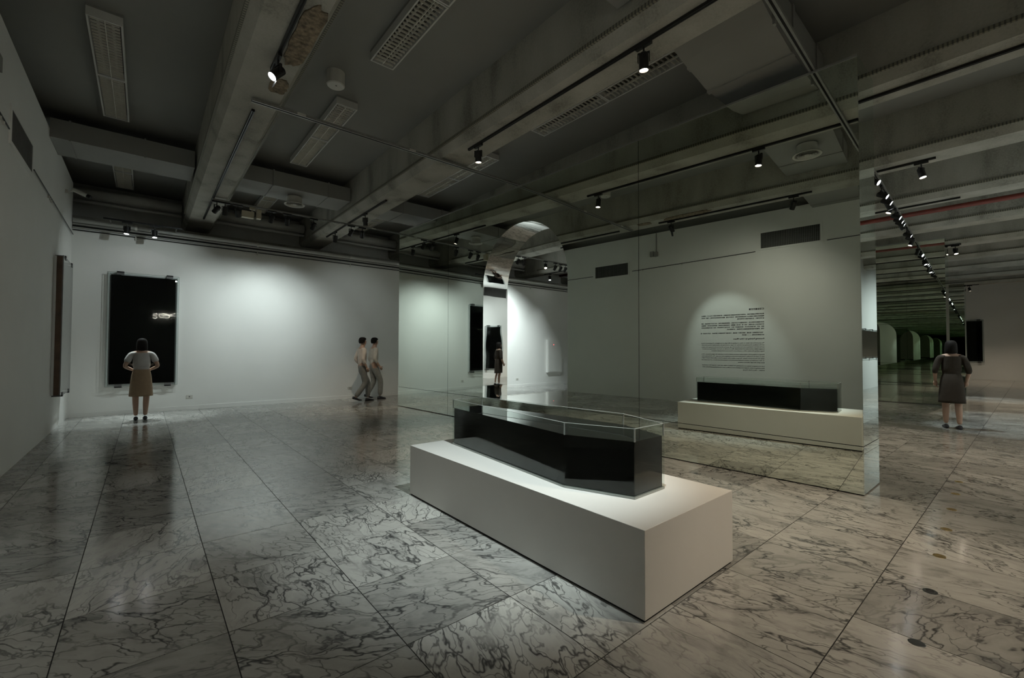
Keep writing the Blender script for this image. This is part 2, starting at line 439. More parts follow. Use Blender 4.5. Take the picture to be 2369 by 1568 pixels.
# ------------------------------------------------------------------ mirrored arch walls
AX, AY, LEN, THK, TOP, SILL = 5.404, 1.095, 9.22, 0.65, 4.38, 0.48
ARC0, ARC1, SPR = 3.73, 5.87, 2.63
SEAMS = (0.0, 2.45, 7.06, LEN)
def arch_pts(s0, s1, zb, spr, n=40):
    c, r_ = (s0+s1)/2, (s1-s0)/2
    return [(s0, zb)] + [(c-r_*math.cos(math.pi*k/n), spr+r_*math.sin(math.pi*k/n)) for k in range(n+1)] + [(s1, zb)]
ANG = math.atan2(5.404-4.898, 10.302-1.095)      # the wall leans this much off the room's axis
def mirror_wall(ax, ay, ang, label, group=None):
    root = thing('mirrored_arch_wall', label, 'mirror wall', (ax, ay, 0), R(90)-ang)
    g2, th = 0.0035, 0.006
    # dark core, set back behind the glass on every side
    core = [(0.008, 0.004), (0.008, TOP-0.012), (LEN-0.008, TOP-0.012), (LEN-0.008, 0.004)]
    inner = arch_pts(ARC0-0.006, ARC1+0.006, SILL-0.008, SPR)
    body = MB()
    ring = [(LEN-0.008, 0.004), (LEN-0.008, TOP-0.012), (0.008, TOP-0.012), (0.008, 0.004)]
    body.prism([(0.008, SILL-0.008), (0.008, TOP-0.012), (LEN-0.008, TOP-0.012), (LEN-0.008, SILL-0.008)] + inner[::-1], 'y', -THK+0.008, -0.008)
    body.prism([(0.008, 0.004), (LEN-0.008, 0.004), (LEN-0.008, SILL-0.008), (0.008, SILL-0.008)], 'y', -THK+0.008, -0.008)
    body.build('core', 'shadow_gap', root)
    MB().box(0.004, LEN-0.004, -THK+0.004, -0.007, TOP-0.012, TOP).build('top_edge', 'mirror_edge', root)
    MB().box(0.0, LEN, 0.0005, 0.004, TOP-0.022, TOP+0.002).build('top_trim', 'grey_metal', root)
    for face, (ya, yb) in (('front', (-th, 0.0)), ('back', (-THK, -THK+th))):
        for k in range(3):
            a, c = SEAMS[k]+g2, SEAMS[k+1]-g2
            if face == 'back' and k == 0: a -= math.tan(ANG)*THK
            poly = [(a, SILL+g2), (a, TOP), (c, TOP), (c, SILL+g2)]
            if k == 1: poly += arch_pts(ARC0, ARC1, SILL+g2, SPR)[::-1]
            MB().prism(poly, 'y', ya, yb).build('mirror_panel', 'mirror_glass', root)
            MB().box(a, c, ya, yb, 0.012, SILL-g2).build('mirror_skirting_panel', 'mirror_glass', root)
    sk = math.tan(ANG)*THK
    for e in (0.0, LEN-sk):
        sg = 1 if e == 0.0 else -1
        q = [(e+sg*0.0, -g2*2), (e-sk if e == 0.0 else e, -THK+g2*2), (e-sk+th if e == 0.0 else e-th, -THK+g2*2), (e+sg*th, -g2*2)]
        if e > 0: q = [(LEN-th, -g2*2), (LEN, -g2*2), (LEN, -THK+g2*2), (LEN-th, -THK+g2*2)]
        MB().prism(q, 'z', SILL+g2, TOP).build('mirror_end_panel', 'mirror_clear', root)
        MB().prism(q, 'z', 0.012, SILL-g2).build('mirror_end_skirting', 'mirror_clear', root)
    MB().prism([(0.009, -0.009), (0.009, -THK+0.009), (0.012-sk, -THK+0.009)], 'z', 0.006, TOP-0.013).build('corner_core', 'shadow_gap', root)
    # polished steel lining of the arch and the mirrored sill
    ap = arch_pts(ARC0, ARC1, SILL, SPR, 64)
    vs = [(p[0], -0.001, p[1]) for p in ap] + [(p[0], -THK+0.001, p[1]) for p in ap]
    k = len(ap)
    lm = MB().add(vs, [(i, i+1, k+i+1, k+i) for i in range(k-1)])
    me = lm.mesh('arch_lining', 'mirror_steel', smooth=True); link('arch_lining', me, root)
    MB().box(ARC0+0.002, ARC1-0.002, -THK+0.001, -0.001, SILL-0.006, SILL).build('arch_sill', 'mirror_steel', root)
    return root
w1 = mirror_wall(AX, AY, -ANG, 'tall mirrored wall with an arched opening, reflecting the coffin-shaped tank on its plinth')
w2 = mirror_wall(15.95, 1.48, -ANG, 'second mirrored arch wall, parallel behind the first, repeating its arches endlessly')
w3 = mirror_wall(27.2, 1.95, -ANG, 'third mirrored arch wall, standing before the far grey wall with the dark painting')
U = Vector((-math.sin(ANG), math.cos(ANG), 0)); N = Vector((math.cos(ANG), math.sin(ANG), 0))
A0 = Vector((AX, AY, 0))
# low mirrored walkway joining the sills of the first two walls
gapw = (Vector((15.95, 1.48, 0)) - A0).dot(N) - THK - 0.004
wk = thing('mirrored_walkway', 'low mirrored walkway at sill height running between the two arch openings', 'walkway', tuple(A0+N*THK), R(90)+ANG)
MB().box(ARC0+0.06, ARC1-0.06, -gapw, -0.002, SILL-0.03, SILL-0.006).build('top_panel', 'mirror_steel', wk)
for a, c in ((ARC0, ARC0+0.055), (ARC1-0.055, ARC1)):
    MB().box(a, c, -gapw, -0.002, SILL-0.03, SILL-0.004).build('edge_strip', 'mirror_steel', wk)
    MB().box(a+0.02 if a < 4.5 else c-0.032, a+0.032 if a < 4.5 else c-0.02, -gapw, -0.002, 0.005, SILL-0.03).build('side_panel', 'mirror_glass', wk)

# ------------------------------------------------------------------ plinth and tank
pl = thing('plinth', 'long low white plinth carrying the black coffin-shaped tank', 'plinth', (2.525, 2.635, 0))
me = MB().box(2.012, 3.038, 1.322, 3.95, 0.015, 0.48).mesh('body', 'plinth_paint', (2.525, 2.635, 0)); bevel(me, 0.002)
link('body', me, pl)
MB().box(2.022, 3.028, 1.332, 3.94, 0.0, 0.015).build('shadow_base', 'shadow_gap', pl, (2.525, 2.635, 0))
OUT = [(2.377, 1.630), (2.716, 1.630), (2.885, 2.08), (2.722, 3.735), (2.361, 3.735), (2.208, 2.08)]
def inset(poly, d):
    res = []
    n_ = len(poly)
    for i in range(n_):
        p0, p1, p2 = Vector(poly[i-1]), Vector(poly[i]), Vector(poly[(i+1) % n_])
        e1, e2 = (p1-p0).normalized(), (p2-p1).normalized()
        n1, n2 = Vector((-e1.y, e1.x)), Vector((-e2.y, e2.x))
        bis = (n1+n2).normalized()
        res.append(tuple(p1+bis*(d/bis.dot(n1))))
    return res
tk = thing('coffin_tank', 'clear coffin-shaped acrylic tank filled with black oil on the white plinth', 'tank', (2.545, 2.6, 0.48))
to = (2.545, 2.6, 0.48)
TZ0, TZ1, OZ = 0.482, 0.920, 0.838
MB().prism(OUT, 'z', TZ0, TZ0+0.012).build('base_plate', 'acrylic_edge', tk, to)
inn = inset(OUT, 0.012)
for i in range(6):
    a, c = OUT[i], OUT[(i+1) % 6]; d, e = inn[(i+1) % 6], inn[i]
    MB().prism([a, c, d, e], 'z', TZ0+0.0125, TZ1).build('side_pane', 'acrylic', tk, to)
    MB().prism([a, c, d, e], 'z', TZ1, TZ1+0.002).build('rim_edge', 'acrylic_edge', tk, to)
MB().prism(inset(OUT, 0.0125), 'z', TZ0+0.013, OZ).build('black_oil', 'oil', tk, to)
for i in range(6):
    p = inset(OUT, 0.004)[i]
    MB().box(p[0]-0.004, p[0]+0.004, p[1]-0.004, p[1]+0.004, OZ, TZ1).build('corner_seam', 'acrylic_edge', tk, to)

# ------------------------------------------------------------------ paintings in clear frames with clamps
def painting(label, loc, rz, w, h, depth=0.11, side='board_white', group=None, clamp_x=None, face='painting_black', margin=0.055):
    """built in x (width), z (height); the wall is at y = 0 and the front at y = -depth"""
    t = thing('framed_oil_painting', label, 'painting', loc, rz, group)
    MB().box(-w/2+0.01, w/2-0.01, -0.035, -0.002, 0.01, h-0.01).build('backing_board', 'board_white', t)
    MB().box(-w/2+margin, w/2-margin, -depth+0.016, -0.036, margin, h-margin).build('black_panel', face, t)
    for a, c in ((-w/2+0.012, -w/2+0.034), (w/2-0.034, w/2-0.012)):
        MB().box(a, c, -depth+0.016, -0.036, 0.012, h-0.012).build('side_strip', side, t)
    MB().box(-w/2, w/2, -depth, -depth+0.012, 0, h).build('front_sheet', 'acrylic', t)
    for (x0, x1, z0, z1) in ((-w/2-0.004, -w/2, 0, h), (w/2, w/2+0.004, 0, h), (-w/2, w/2, -0.004, 0), (-w/2, w/2, h, h+0.004)):
        MB().box(x0, x1, -depth, -depth+0.012, z0, z1).build('sheet_edge', 'clamp_grey', t)
    for cx in (clamp_x or (-w*0.33, w*0.36)):
        for top in (0, 1):
            z0, z1 = (h-0.05, h+0.022) if top else (-0.022, 0.05)
            k = MB().box(cx-0.06, cx+0.06, -depth-0.008, -0.001, h if top else -0.022, h+0.022 if top else 0)
            k.box(cx-0.06, cx+0.06, -depth-0.008, -depth-0.001, z0, z1)
            k.build('clamp', 'clamp_grey', t)
    return t
painting('large upright black oil painting in clear clamped frame, faced by the woman in tan skirt', (-0.025, YF, 0.60), 0, 1.21, 2.45)
painting('black oil painting seen edge-on beside the corner, brown wood showing inside its clear frame', (XL, 11.1, 0.62), R(90), 1.22, 2.36, 0.12, 'wood_dark')
painting('upright black oil painting on the far grey wall beside the third mirrored wall', (XR, 2.25, 0.85), R(-90), 1.22, 2.12)
painting('wide black oil painting on the lit wall, seen in the end mirror', (21.6, YN, 1.15), R(180), 4.4, 1.05, clamp_x=(-1.6, -0.55, 0.55, 1.6))
painting('upright black oil painting on the near wall, seen in the polished lining of the arch', (13.8, YN, 0.42), R(180), 1.1, 2.0)

# ------------------------------------------------------------------ wall text (read in the mirror)
TXT_Y, TXT_Z = 3.575, 2.43
wt = thing('wall_text', 'dark exhibition text in Chinese and English on the white wall, reversed in the mirror', 'wall text', (XL, TXT_Y, TXT_Z))
def to_mesh(name, cu, parent, loc, rot=(0, 0, 0), fit=None):
    tmp = bpy.data.objects.new(name, cu); COL.objects.link(tmp)
    me = bpy.data.meshes.new_from_object(tmp.evaluated_get(bpy.context.evaluated_depsgraph_get())); me.name = name
    bpy.data.objects.remove(tmp); bpy.data.curves.remove(cu)
    if fit and len(me.vertices):
        xs = [v.co.x for v in me.vertices]; k = fit/max(max(xs)-min(xs), 1e-4)
        for v in me.vertices: v.co.x *= k
    o = link(name, me, parent, loc); o.rotation_euler = rot
    return o
def line(txt, y, z, size, name='text_line', fit=None):
    cu = bpy.data.curves.new(name, 'FONT'); cu.body = txt; cu.size = size; cu.resolution_u = 1
    cu.extrude = 0.0005; cu.offset = size*(0.022 if txt.isascii() else 0.010); cu.align_x = 'LEFT'; cu.materials.append(MATS['ink'])
    return to_mesh(name, cu, wt, (0.002, y, z), (R(90), 0, R(90)), fit)
WD = 1.51
CN = [
 ('練習繪畫的定義', 0.052, 0.0, 0.34),
 ('藝術家長期關注繪畫的本質，以廢棄機油與透明容器替代顏料與畫布，將光線與空間納入作品之中，使觀者在', 0.034, -0.115, WD),
 ('鏡面與黑色液體之間看見自己與周遭環境的倒影。在這些作品裡，畫面不再是再現世界的窗口，而是一面映照', 0.034, -0.17, WD),
 ('當下時空的鏡子，並且隨著光線與人的移動而改變。', 0.034, -0.225, 0.62),
 ('從材料與歷史的關係出發，他思考繪畫在今日的可能性，試圖推展繪畫的界線，以自己的方式實踐繪畫。油畫', 0.034, -0.32, WD),
 ('系列以機油注入玻璃框架，不施一筆，卻仍是一幅繪畫。它既是物質也是影像，既是表面也是深度，讓展場的', 0.034, -0.375, WD),
 ('牆面、拱門、燈光與來往的人群，都成為畫面的一部分，並在反射之中無限延伸，形成一座不斷變動的紀念性', 0.034, -0.43, WD),
 ('空間，提醒我們重新觀看繪畫與世界的距離，以及觀看本身。', 0.034, -0.485, 0.87),
 ('「我並不是要模仿一幅油畫，我是在製作一幅油畫，只是改變了顏料與畫布之間的條件，並把它們放進一個', 0.034, -0.58, WD),
 ('以反射構成的空間。」——藝術家', 0.034, -0.635, 0.5),
 ('Practicing Painting by Other Means', 0.05, -0.735, 0.71),
 ('The art practice has taken on ideas of making art through an investigation of material processes', 0.03, -0.835, WD+0.01),
 ('and the tradition of meaning and identity, he began considering the relationship between his work', 0.03, -0.885, WD),
 ('and the history of painting in art, but reflected through questions about how the meaning of the object', 0.03, -0.935, WD),
 ('is usage within community and symbolically. More recently, he has been exploring a process of', 0.03, -0.985, 1.49),
 ('image making that plays with a complex set of interconnected spatial relations.', 0.03, -1.035, 1.26),
 ('Having investigated the relationship between artists and art materials throughout history, Chou', 0.03, -1.125, WD),
 ('tries to push the boundary of painting and practices painting in his own ways. The Oil Painting series', 0.03, -1.175, WD),
 ('exists, but does it not in a canvas. The space within a clear designed frame is filled with recycled engine', 0.03, -1.225, WD),
 ('oil. This contradictory, reticent material is presented as a monumental painterly arc, and represents and', 0.03, -1.275, WD),
 ('inner space through reflective surfaces.', 0.03, -1.325, 0.61),
 ('I am not trying to imitate an oil painting, I\'m trying to make one, but I changed the equivalent', 0.03, -1.415, 1.5),
 ('that painting in terms of pigments applied onto a surface, then I am practicing painting by other', 0.03, -1.465, 1.5),
 ('means. - Chou Dah Huang', 0.03, -1.515, 0.49)]
for txt, size, z, fit in CN: line(txt, 0.0, z, size, fit=fit)

# ------------------------------------------------------------------ grilles, rails, outlets, camera, cabinet
def grille(label, loc, rz, w, h, slats=34):
    """local x = width, z = height, wall at y = 0"""
    t = thing('air_grille', label, 'air grille', loc, rz)
    f = 0.045
    for (x0, x1, z0, z1) in ((-w/2-f, w/2+f, -f, 0), (-w/2-f, w/2+f, h, h+f), (-w/2-f, -w/2, 0, h), (w/2, w/2+f, 0, h)):
        MB().box(x0, x1, -0.018, 0, z0, z1).build('grille_frame', 'wall_paint', t)
    MB().box(-w/2, w/2, -0.003, -0.001, 0, h).build('grille_back', 'grille_dark', t)
    sm = MB().box(-0.004, 0.004, -0.014, -0.003, 0.001, h-0.001).mesh('slat', 'grille_slat')
    for k in range(slats):
        link('slat', sm, t, (-w/2+(k+0.5)*w/slats, 0, 0))
    for z in (h*0.25, h*0.5, h*0.75):
        MB().box(-w/2, w/2, -0.010, -0.004, z-0.003, z+0.003).build('cross_bar', 'steel_dark', t)
    return t
grille('dark ventilation grille high on the left wall near the corner with the edge-on painting', (XL, 7.85, 3.72), R(90), 1.17, 0.36)
grille('dark ventilation grille above the wall text, seen in the mirror', (XL, 3.02, 3.94), R(90), 1.22, 0.38)
grille('dark ventilation grille on the near wall, reflected in the curved steel arch lining', (13.9, YN, 3.75), R(180), 1.6, 0.40)
def hang_rail(label, p0, p1, brackets):
    t = thing('picture_rail', label, 'picture rail', p0)
    MB().tube([p0, p1], 0.008, 8).build('rail', 'black_rail', t, p0)
    d = Vector(p1)-Vector(p0)
    for s_ in brackets:
        c = Vector(p0)+d*s_
        MB().cbox((c.x-0.012, c.y, c.z-0.012), 0.03, 0.02, 0.06).build('rail_hook', 'white_plastic', t, p0)
hang_rail('thin dark picture rail along the left wall between grille and far corner', (XL+0.02, 8.52, 3.79), (XL+0.02, 12.66, 3.76), (0.3, 0.33, 0.36))
hang_rail('thin dark picture rail along the left wall between the two grilles', (XL+0.02, 3.75, 3.88), (XL+0.02, 7.12, 3.80), (0.9, 0.94, 0.55))
hang_rail('short dark picture rail on the left wall before the text grille', (XL+0.02, YN+0.03, 4.02), (XL+0.02, 2.28, 3.92), (0.6,))
def outlet(label, x, z):
    t = thing('wall_outlet', label, 'outlet', (x, YF, z))
    me = MB().box(-0.062, 0.062, -0.012, -0.0005, -0.038, 0.038).mesh('cover_plate', 'white_plastic'); bevel(me, 0.003); link('cover_plate', me, t)
    MB().box(-0.012, 0.012, -0.014, -0.0125, -0.012, 0.012).build('socket', 'clamp_grey', t)
outlet('small white wall outlet right of the large upright painting', 0.82, 0.30)
outlet('small white wall outlet low on the wall beside the walking pair', 4.55, 0.30)
outlet('small white wall outlet on the wall behind the arch opening', 10.9, 0.30)
cb = thing('wall_cabinet', 'white wall cabinet with a red indicator light, seen through the arch', 'cabinet', (12.85, YF, 0.5))
MB().box(-0.42, 0.42, -0.10, -0.001, 0, 1.32).build('cabinet_box', 'wall_paint', cb)
MB().box(-0.39, 0.39, -0.112, -0.101, 0.03, 1.29).build('cabinet_door', 'wall_paint', cb)
MB().lathe([(0.0, 0.0), (0.014, 0.0), (0.014, 0.014), (0.0, 0.018)], 12).build('indicator_light', 'led_red', cb).matrix_local = Matrix.Translation((-0.1, -0.113, 1.12)) @ Matrix.Rotation(R(90), 4, 'X')
jb = thing('junction_box', 'small grey junction box with conduit high on the left wall, seen in the mirror', 'junction box', (XL, 6.35, 4.2))
MB().cbox((0.035, 0, 0), 0.07, 0.10, 0.13).build('box', 'duct_paint', jb)
MB().cbox((0.03, 0.13, 0.02), 0.06, 0.11, 0.15).build('cover_box', 'duct_paint', jb)
MB().tube([(0.02, 0, 0.06), (0.02, 0, 0.62)], 0.012, 8).build('conduit', 'duct_paint', jb)
sc_ = thing('security_camera', 'small white security camera on the left wall near the far corner', 'camera', (XL, 11.6, 4.35))
MB().cbox((0.02, 0, 0), 0.04, 0.07, 0.07).build('wall_bracket', 'white_plastic', sc_)
MB().tube([(0.04, 0, 0.0), (0.12, 0.0, 0.04)], 0.012, 8).build('arm', 'white_plastic', sc_)
MB().tube([(0.10, 0.02, 0.07), (0.30, -0.05, -0.03)], 0.038, 12).build('camera_body', 'white_plastic', sc_)
MB().tube([(0.30, -0.05, -0.03), (0.35, -0.068, -0.055)], 0.036, 12).build('lens_hood', 'black_metal', sc_)
dk = []
for k, x in enumerate((2.905, 3.58, 4.241, 4.917, 5.566, 6.20, 6.80)):
    y = 0.395+(x-2.905)*0.042
    t = thing('floor_socket', 'round brass floor socket let into the marble, one of a straight row' if k not in (0, 1) else
              ('dull grey round cap let into the marble floor, first of the row' if k == 0 else 'open dark round floor socket beside the grey cap'), 'floor socket', (x, y, 0), 0, 'floor sockets in a row')
    MB().lathe([(0.0, 0.0015), (0.030, 0.0015), (0.034, 0.0)], 18).build('cap', ('steel_dark' if k == 0 else 'shadow_gap' if k == 1 else 'brass'), t)
    if k != 0:
        MB().lathe([(0.019, 0.0016), (0.020, 0.004), (0.033, 0.004), (0.035, 0.0)], 18).build('ring', 'brass' if k > 1 else 'steel_dark', t)

# ------------------------------------------------------------------ conduits along the top of the far wall
for k, (z, r_, y, mat, lab) in enumerate(((4.055, 0.045, YF-0.06, 'pipe_paint', 'thick grey pipe running along the top of the far wall'),
        (3.985, 0.016, YF-0.03, 'pipe_paint', 'upper thin conduit of the bundle above the far wall'),
        (3.945, 0.014, YF-0.028, 'black_rail', 'dark thin conduit in the bundle above the far wall'),
        (3.915, 0.016, YF-0.03, 'pipe_paint', 'lower grey conduit of the bundle above the far wall'),
        (3.865, 0.011, YF-0.018, 'black_rail', 'thin dark picture rail along the top of the far wall'))):
    t = thing('wall_conduit', lab, 'conduit', (XL, y, z))
    MB().tube([(0.01, 0, 0), (XR-XL-0.02, 0, 0)], r_, 10).build('pipe', mat, t, smooth=True)
    if k in (0, 4):
        for q in range(13):
            x = 1.0+q*2.35
            if k == 0: MB().lathe([(r_+0.001, -0.02), (r_+0.008, -0.02), (r_+0.008, 0.02), (r_+0.001, 0.02)], 12).build('pipe_clip', 'white_plastic', t).matrix_local = Matrix.Translation((x, 0, 0)) @ Matrix.Rotation(R(90), 4, 'Y')
            else: MB().box(x-0.01, x+0.01, -0.014, 0.017, -0.07, 0.012).build('rail_hook', 'white_plastic', t)
t = thing('drain_pipe', 'fat round grey pipe running behind the beams near the far end', 'pipe', (XL, 13.5, 4.86))
for i in range(-1, 10):
    xa = (XL-0.2 if i < 0 else beam_x[i]+BW+0.004)-XL; xb = beam_x[i+1]-0.03-XL
    MB().tube([(xa, 0, 0), (xb, 0, 0)], 0.12, 18).build('pipe_run', 'pipe_paint', t, smooth=True)
t = thing('ledge_pipe', 'slim grey pipe below the fat pipe near the far end', 'pipe', (XL, 13.45, 4.66))
for i in range(-1, 10):
    xa = (XL-0.2 if i < 0 else beam_x[i]+BW+0.004)-XL; xb = beam_x[i+1]-0.03-XL
    MB().tube([(xa, 0, 0), (xb, 0, 0)], 0.035, 10).build('pipe_run', 'pipe_paint', t, smooth=True)

# ------------------------------------------------------------------ air ducts and diffusers
def duct(label, y0, y1, z0, z1, bays):
    t = thing('air_duct', label, 'air duct', (0, (y0+y1)/2, z0))
    o = (0, (y0+y1)/2, z0)
    for i in bays:
        xa = XL+0.003 if i < 0 else beam_x[i]+BW+0.03
        xb = beam_x[i+1]-0.03
        MB().box(xa, xb, y0, y1, z0, z1).build('duct_section', 'duct_paint', t, o)
        for f in (0.28, 0.78) if i >= 0 else (0.12, 0.62):
            x = xa+(xb-xa)*f
            fl_ = MB().box(x-0.012, x+0.012, y0-0.014, y0-0.0005, z0-0.014, z1+0.014)
            fl_.box(x-0.012, x+0.012, y0, y1, z0-0.014, z0-0.0005)
            fl_.build('duct_flange', 'duct_paint', t, o)
    return t
duct('boxy grey air duct crossing the bays near the far wall', 9.75, 10.6, 4.70, 5.0, (-1, 0, 1))
duct('boxy grey air duct crossing the bays above the white plinth', 1.62, 2.55, 4.72, 5.02, (-1, 0))
duct('boxy grey air duct crossing the bays behind the mirrored wall', 6.1, 6.9, 4.70, 5.0, (2, 3))
t = thing('duct_transition', 'flared grey duct transition hanging above the mirrored wall', 'air duct', (5.2, 2.1, 4.6))
x0, x1 = beam_x[1]+BW+0.03, beam_x[2]-0.03
prof = [(x0, 4.78), (x0+0.45, 4.66), (x0+1.0, 4.56), (x1, 4.56), (x1, 5.0), (x0+1.0, 5.08), (x0, 5.08)]
MB().prism(prof, 'y', 1.6, 2.5).build('duct_body', 'duct_paint', t, (5.2, 2.1, 4.6))
MB().box(x0+1.04, x0+1.10, 1.585, 2.515, 4.545, 5.09).build('duct_flange', 'duct_paint', t, (5.2, 2.1, 4.6))
MB().box(x1-0.30, x1-0.24, 1.585, 2.515, 4.545, 5.02).build('duct_flange', 'duct_paint', t, (5.2, 2.1, 4.6))
MB().box(x0+0.5, x0+0.54, 1.575, 1.6, 4.6, ZC).build('hanger_strap', 'grey_metal', t, (5.2, 2.1, 4.6))
def diffuser(label, loc):
    t = thing('round_diffuser', label, 'air diffuser', loc)
    MB().lathe([(0.13, 0.17), (0.13, 0.03), (0.20, 0.0), (0.205, 0.012), (0.145, 0.04), (0.145, 0.17)], 28).build('collar', 'white_plastic', t, smooth=True)
    for r_ in (0.165, 0.13, 0.098, 0.066):
        MB().lathe([(r_, 0.0), (r_-0.026, 0.024), (r_-0.022, 0.028), (r_+0.003, 0.004)], 26).build('cone_ring', 'white_plastic', t, smooth=True)
    MB().lathe([(0.0, 0.002), (0.035, 0.004), (0.03, 0.02), (0.0, 0.03)], 20).build('centre_disc', 'white_plastic', t, smooth=True)
diffuser('round white air diffuser under the duct near the far wall', (2.42, 10.2, 4.514))
diffuser('round white air diffuser under the duct above the plinth, seen in the mirror', (2.62, 2.0, 4.534))
diffuser('round white air diffuser under the duct behind the mirrored wall, seen through the arch', (8.2, 6.5, 4.514))
t = thing('smoke_detector', 'round white drum-shaped detector on the ceiling between two troffers', 'detector', (1.95, 6.12, ZC-0.19))
MB().lathe([(0.0, 0.0), (0.105, 0.0), (0.118, 0.012), (0.118, 0.19), (0.0, 0.19)], 28).build('drum', 'white_plastic', t, smooth=False)
MB().cbox((0.0, -0.02, -0.003), 0.02, 0.008, 0.006).build('sensor_slot', 'black_metal', t)
t = thing('smoke_alarm', 'small round smoke alarm on the ceiling beside the duct transition', 'detector', (5.55, 2.9, ZC-0.06))
MB().lathe([(0.0, 0.0), (0.03, 0.0), (0.035, 0.03), (0.055, 0.035), (0.055, 0.06), (0.0, 0.06)], 20).build('alarm_body', 'white_plastic', t)

# ------------------------------------------------------------------ switched-off louvred troffers
def troffer(label, x, y0, y1, seed):
    t = thing('louvre_troffer', label, 'ceiling light', (x, (y0+y1)/2, ZC), 0, 'unlit louvred ceiling troffers')
    L = (y1-y0)/2; w = 0.31; d = 0.13
    fin = MB().box(-w/2+0.03, w/2-0.03, -0.002, 0.002, -d+0.004, -d+0.030).mesh('louvre_fin', 'louvre_metal')
    for s_ in (0, 1):
        a = -L + s_*L + 0.004; c = a + L - 0.008
        MB().box(-w/2, w/2, a, c, -0.03, 0).build('housing', 'duct_paint', t)
        MB().box(-w/2+0.022, w/2-0.022, a+0.022, c-0.022, -0.034, -0.0305).build('reflector', 'trough', t)
        for (xa, xb, ya, yb) in ((-w/2, -w/2+0.018, a, c), (w/2-0.018, w/2, a, c), (-w/2+0.018, w/2-0.018, a, a+0.018), (-w/2+0.018, w/2-0.018, c-0.018, c)):
            MB().box(xa, xb, ya, yb, -d, -0.03).build('trim_frame', 'pipe_paint', t)
        for xx in (-0.065, 0.065):
            MB().tube([(xx, a+0.05, -0.07), (xx, c-0.05, -0.07)], 0.013, 8).build('tube_lamp', 'white_plastic', t)
        nf = 20
        for k in range(nf):
            link('louvre_fin', fin, t, (0, a+0.03+(c-a-0.06)*(k+0.5)/nf, 0))
        MB().box(-0.003, 0.003, a+0.02, c-0.02, -d+0.003, -d+0.030).build('louvre_spine', 'louvre_metal', t)
rows = ((2.60, 5.38), (6.63, 9.40), (11.0, 13.4))
names = {0: 'in the bay along the left wall', 1: 'in the bay between the first two beams', 2: 'in the bay over the mirrored wall'}
rown = {0: 'above the plinth side', 1: 'midway down the room', 2: 'beyond the far duct'}
for bi, x in enumerate((-0.41, 2.29, 5.06)):
    for ri, (a, c) in enumerate(rows):
        if bi == 0 and ri == 0: continue
        troffer('unlit louvred troffer %s, %s' % (names[bi], rown[ri]), x, a, c, bi*3+ri)

# ------------------------------------------------------------------ lighting tracks
def track(label, p0, p1, mat='black_rail', w=0.035, h=0.03, couplers=()):
    p0, p1 = Vector(p0), Vector(p1); L = (p1-p0).length; d = (p1-p0).normalized()
    t = thing('lighting_track', label, 'lighting track', tuple(p0), math.atan2(d.y, d.x))
    MB().box(0, L, -w/2, w/2, 0, h).build('track_body', mat, t)
    MB().box(0, L, -w/6, w/6, -0.002, 0.0).build('track_slot', 'shadow_gap', t)
    for c in couplers:
        MB().box(c-0.05, c+0.05, -w/2-0.004, w/2+0.004, 0.002, h).build('coupler', 'white_plastic', t)
    return t
bc = [x+BW/2 for x in beam_x]
ZU = ZB-0.031
TRK1, TRK2 = 1.0, 3.70
track('black lighting track under the first beam near the peeling concrete', (TRK1, 2.2, ZU), (TRK1, 5.25, ZU))
track('black lighting track under the first beam toward the far wall', (TRK1, 6.3, ZU), (TRK1, 12.35, ZU))
track('black lighting track under the second beam above the plinth', (TRK2, YN+0.3, ZU), (TRK2, 5.45, ZU))
track('short black lighting track under the second beam near the far wall', (TRK2, 8.4, ZU), (TRK2, 12.2, ZU))
track('grey suspended track crossing from the first beam to the mirrored wall', (0.93, 5.98, ZT), (9.0, 5.98, ZT), 'rail_metal', 0.06, 0.032, (0.55, 2.1, 4.35, 5.6))
track('grey suspended track crossing the room before the far wall', (1.0, 10.5, ZT), (14.5, 10.5, ZT), 'rail_metal', 0.04, 0.032, (3.3, 6.5))
tc0 = Vector((1.5, 1.26, ZT)); tcd = N.copy()
track('dark suspended track over the mirrored wall ends, crowded with spotlights', tc0, tc0+tcd*28.4, 'rail_metal', 0.06, 0.032, (1.5, 6.0, 11.0))
track('black lighting track under the third beam behind the mirror', (beam_x[2]+0.3, YN+0.3, ZU), (beam_x[2]+0.3, 4.0, ZU))
track('black lighting track under the fourth beam by the warm lamp', (beam_x[3]+0.3, 0.95, ZU), (beam_x[3]+0.3, 9.0, ZU))
track('black lighting track under the fifth beam beyond the warm lamp', (beam_x[4]+0.3, 0.9, ZU), (beam_x[4]+0.3, 5.0, ZU))
track('black lighting track under the seventh beam beside the second mirrored wall', (beam_x[6]-0.25+0.3, 1.3, ZU), (beam_x[6]+0.05, 4.0, ZU))
t = thing('wall_track', 'short black lighting track close to the far wall above the large painting', 'lighting track', (-0.7, 12.25, 4.08))
MB().box(0, 1.3, -0.018, 0.018, 0, 0.03).build('track_body', 'black_rail', t)
for x in (0.1, 1.2): MB().box(x-0.01, x+0.01, 0.018, 0.44, 0.005, 0.025).build('wall_bracket', 'rail_metal', t)

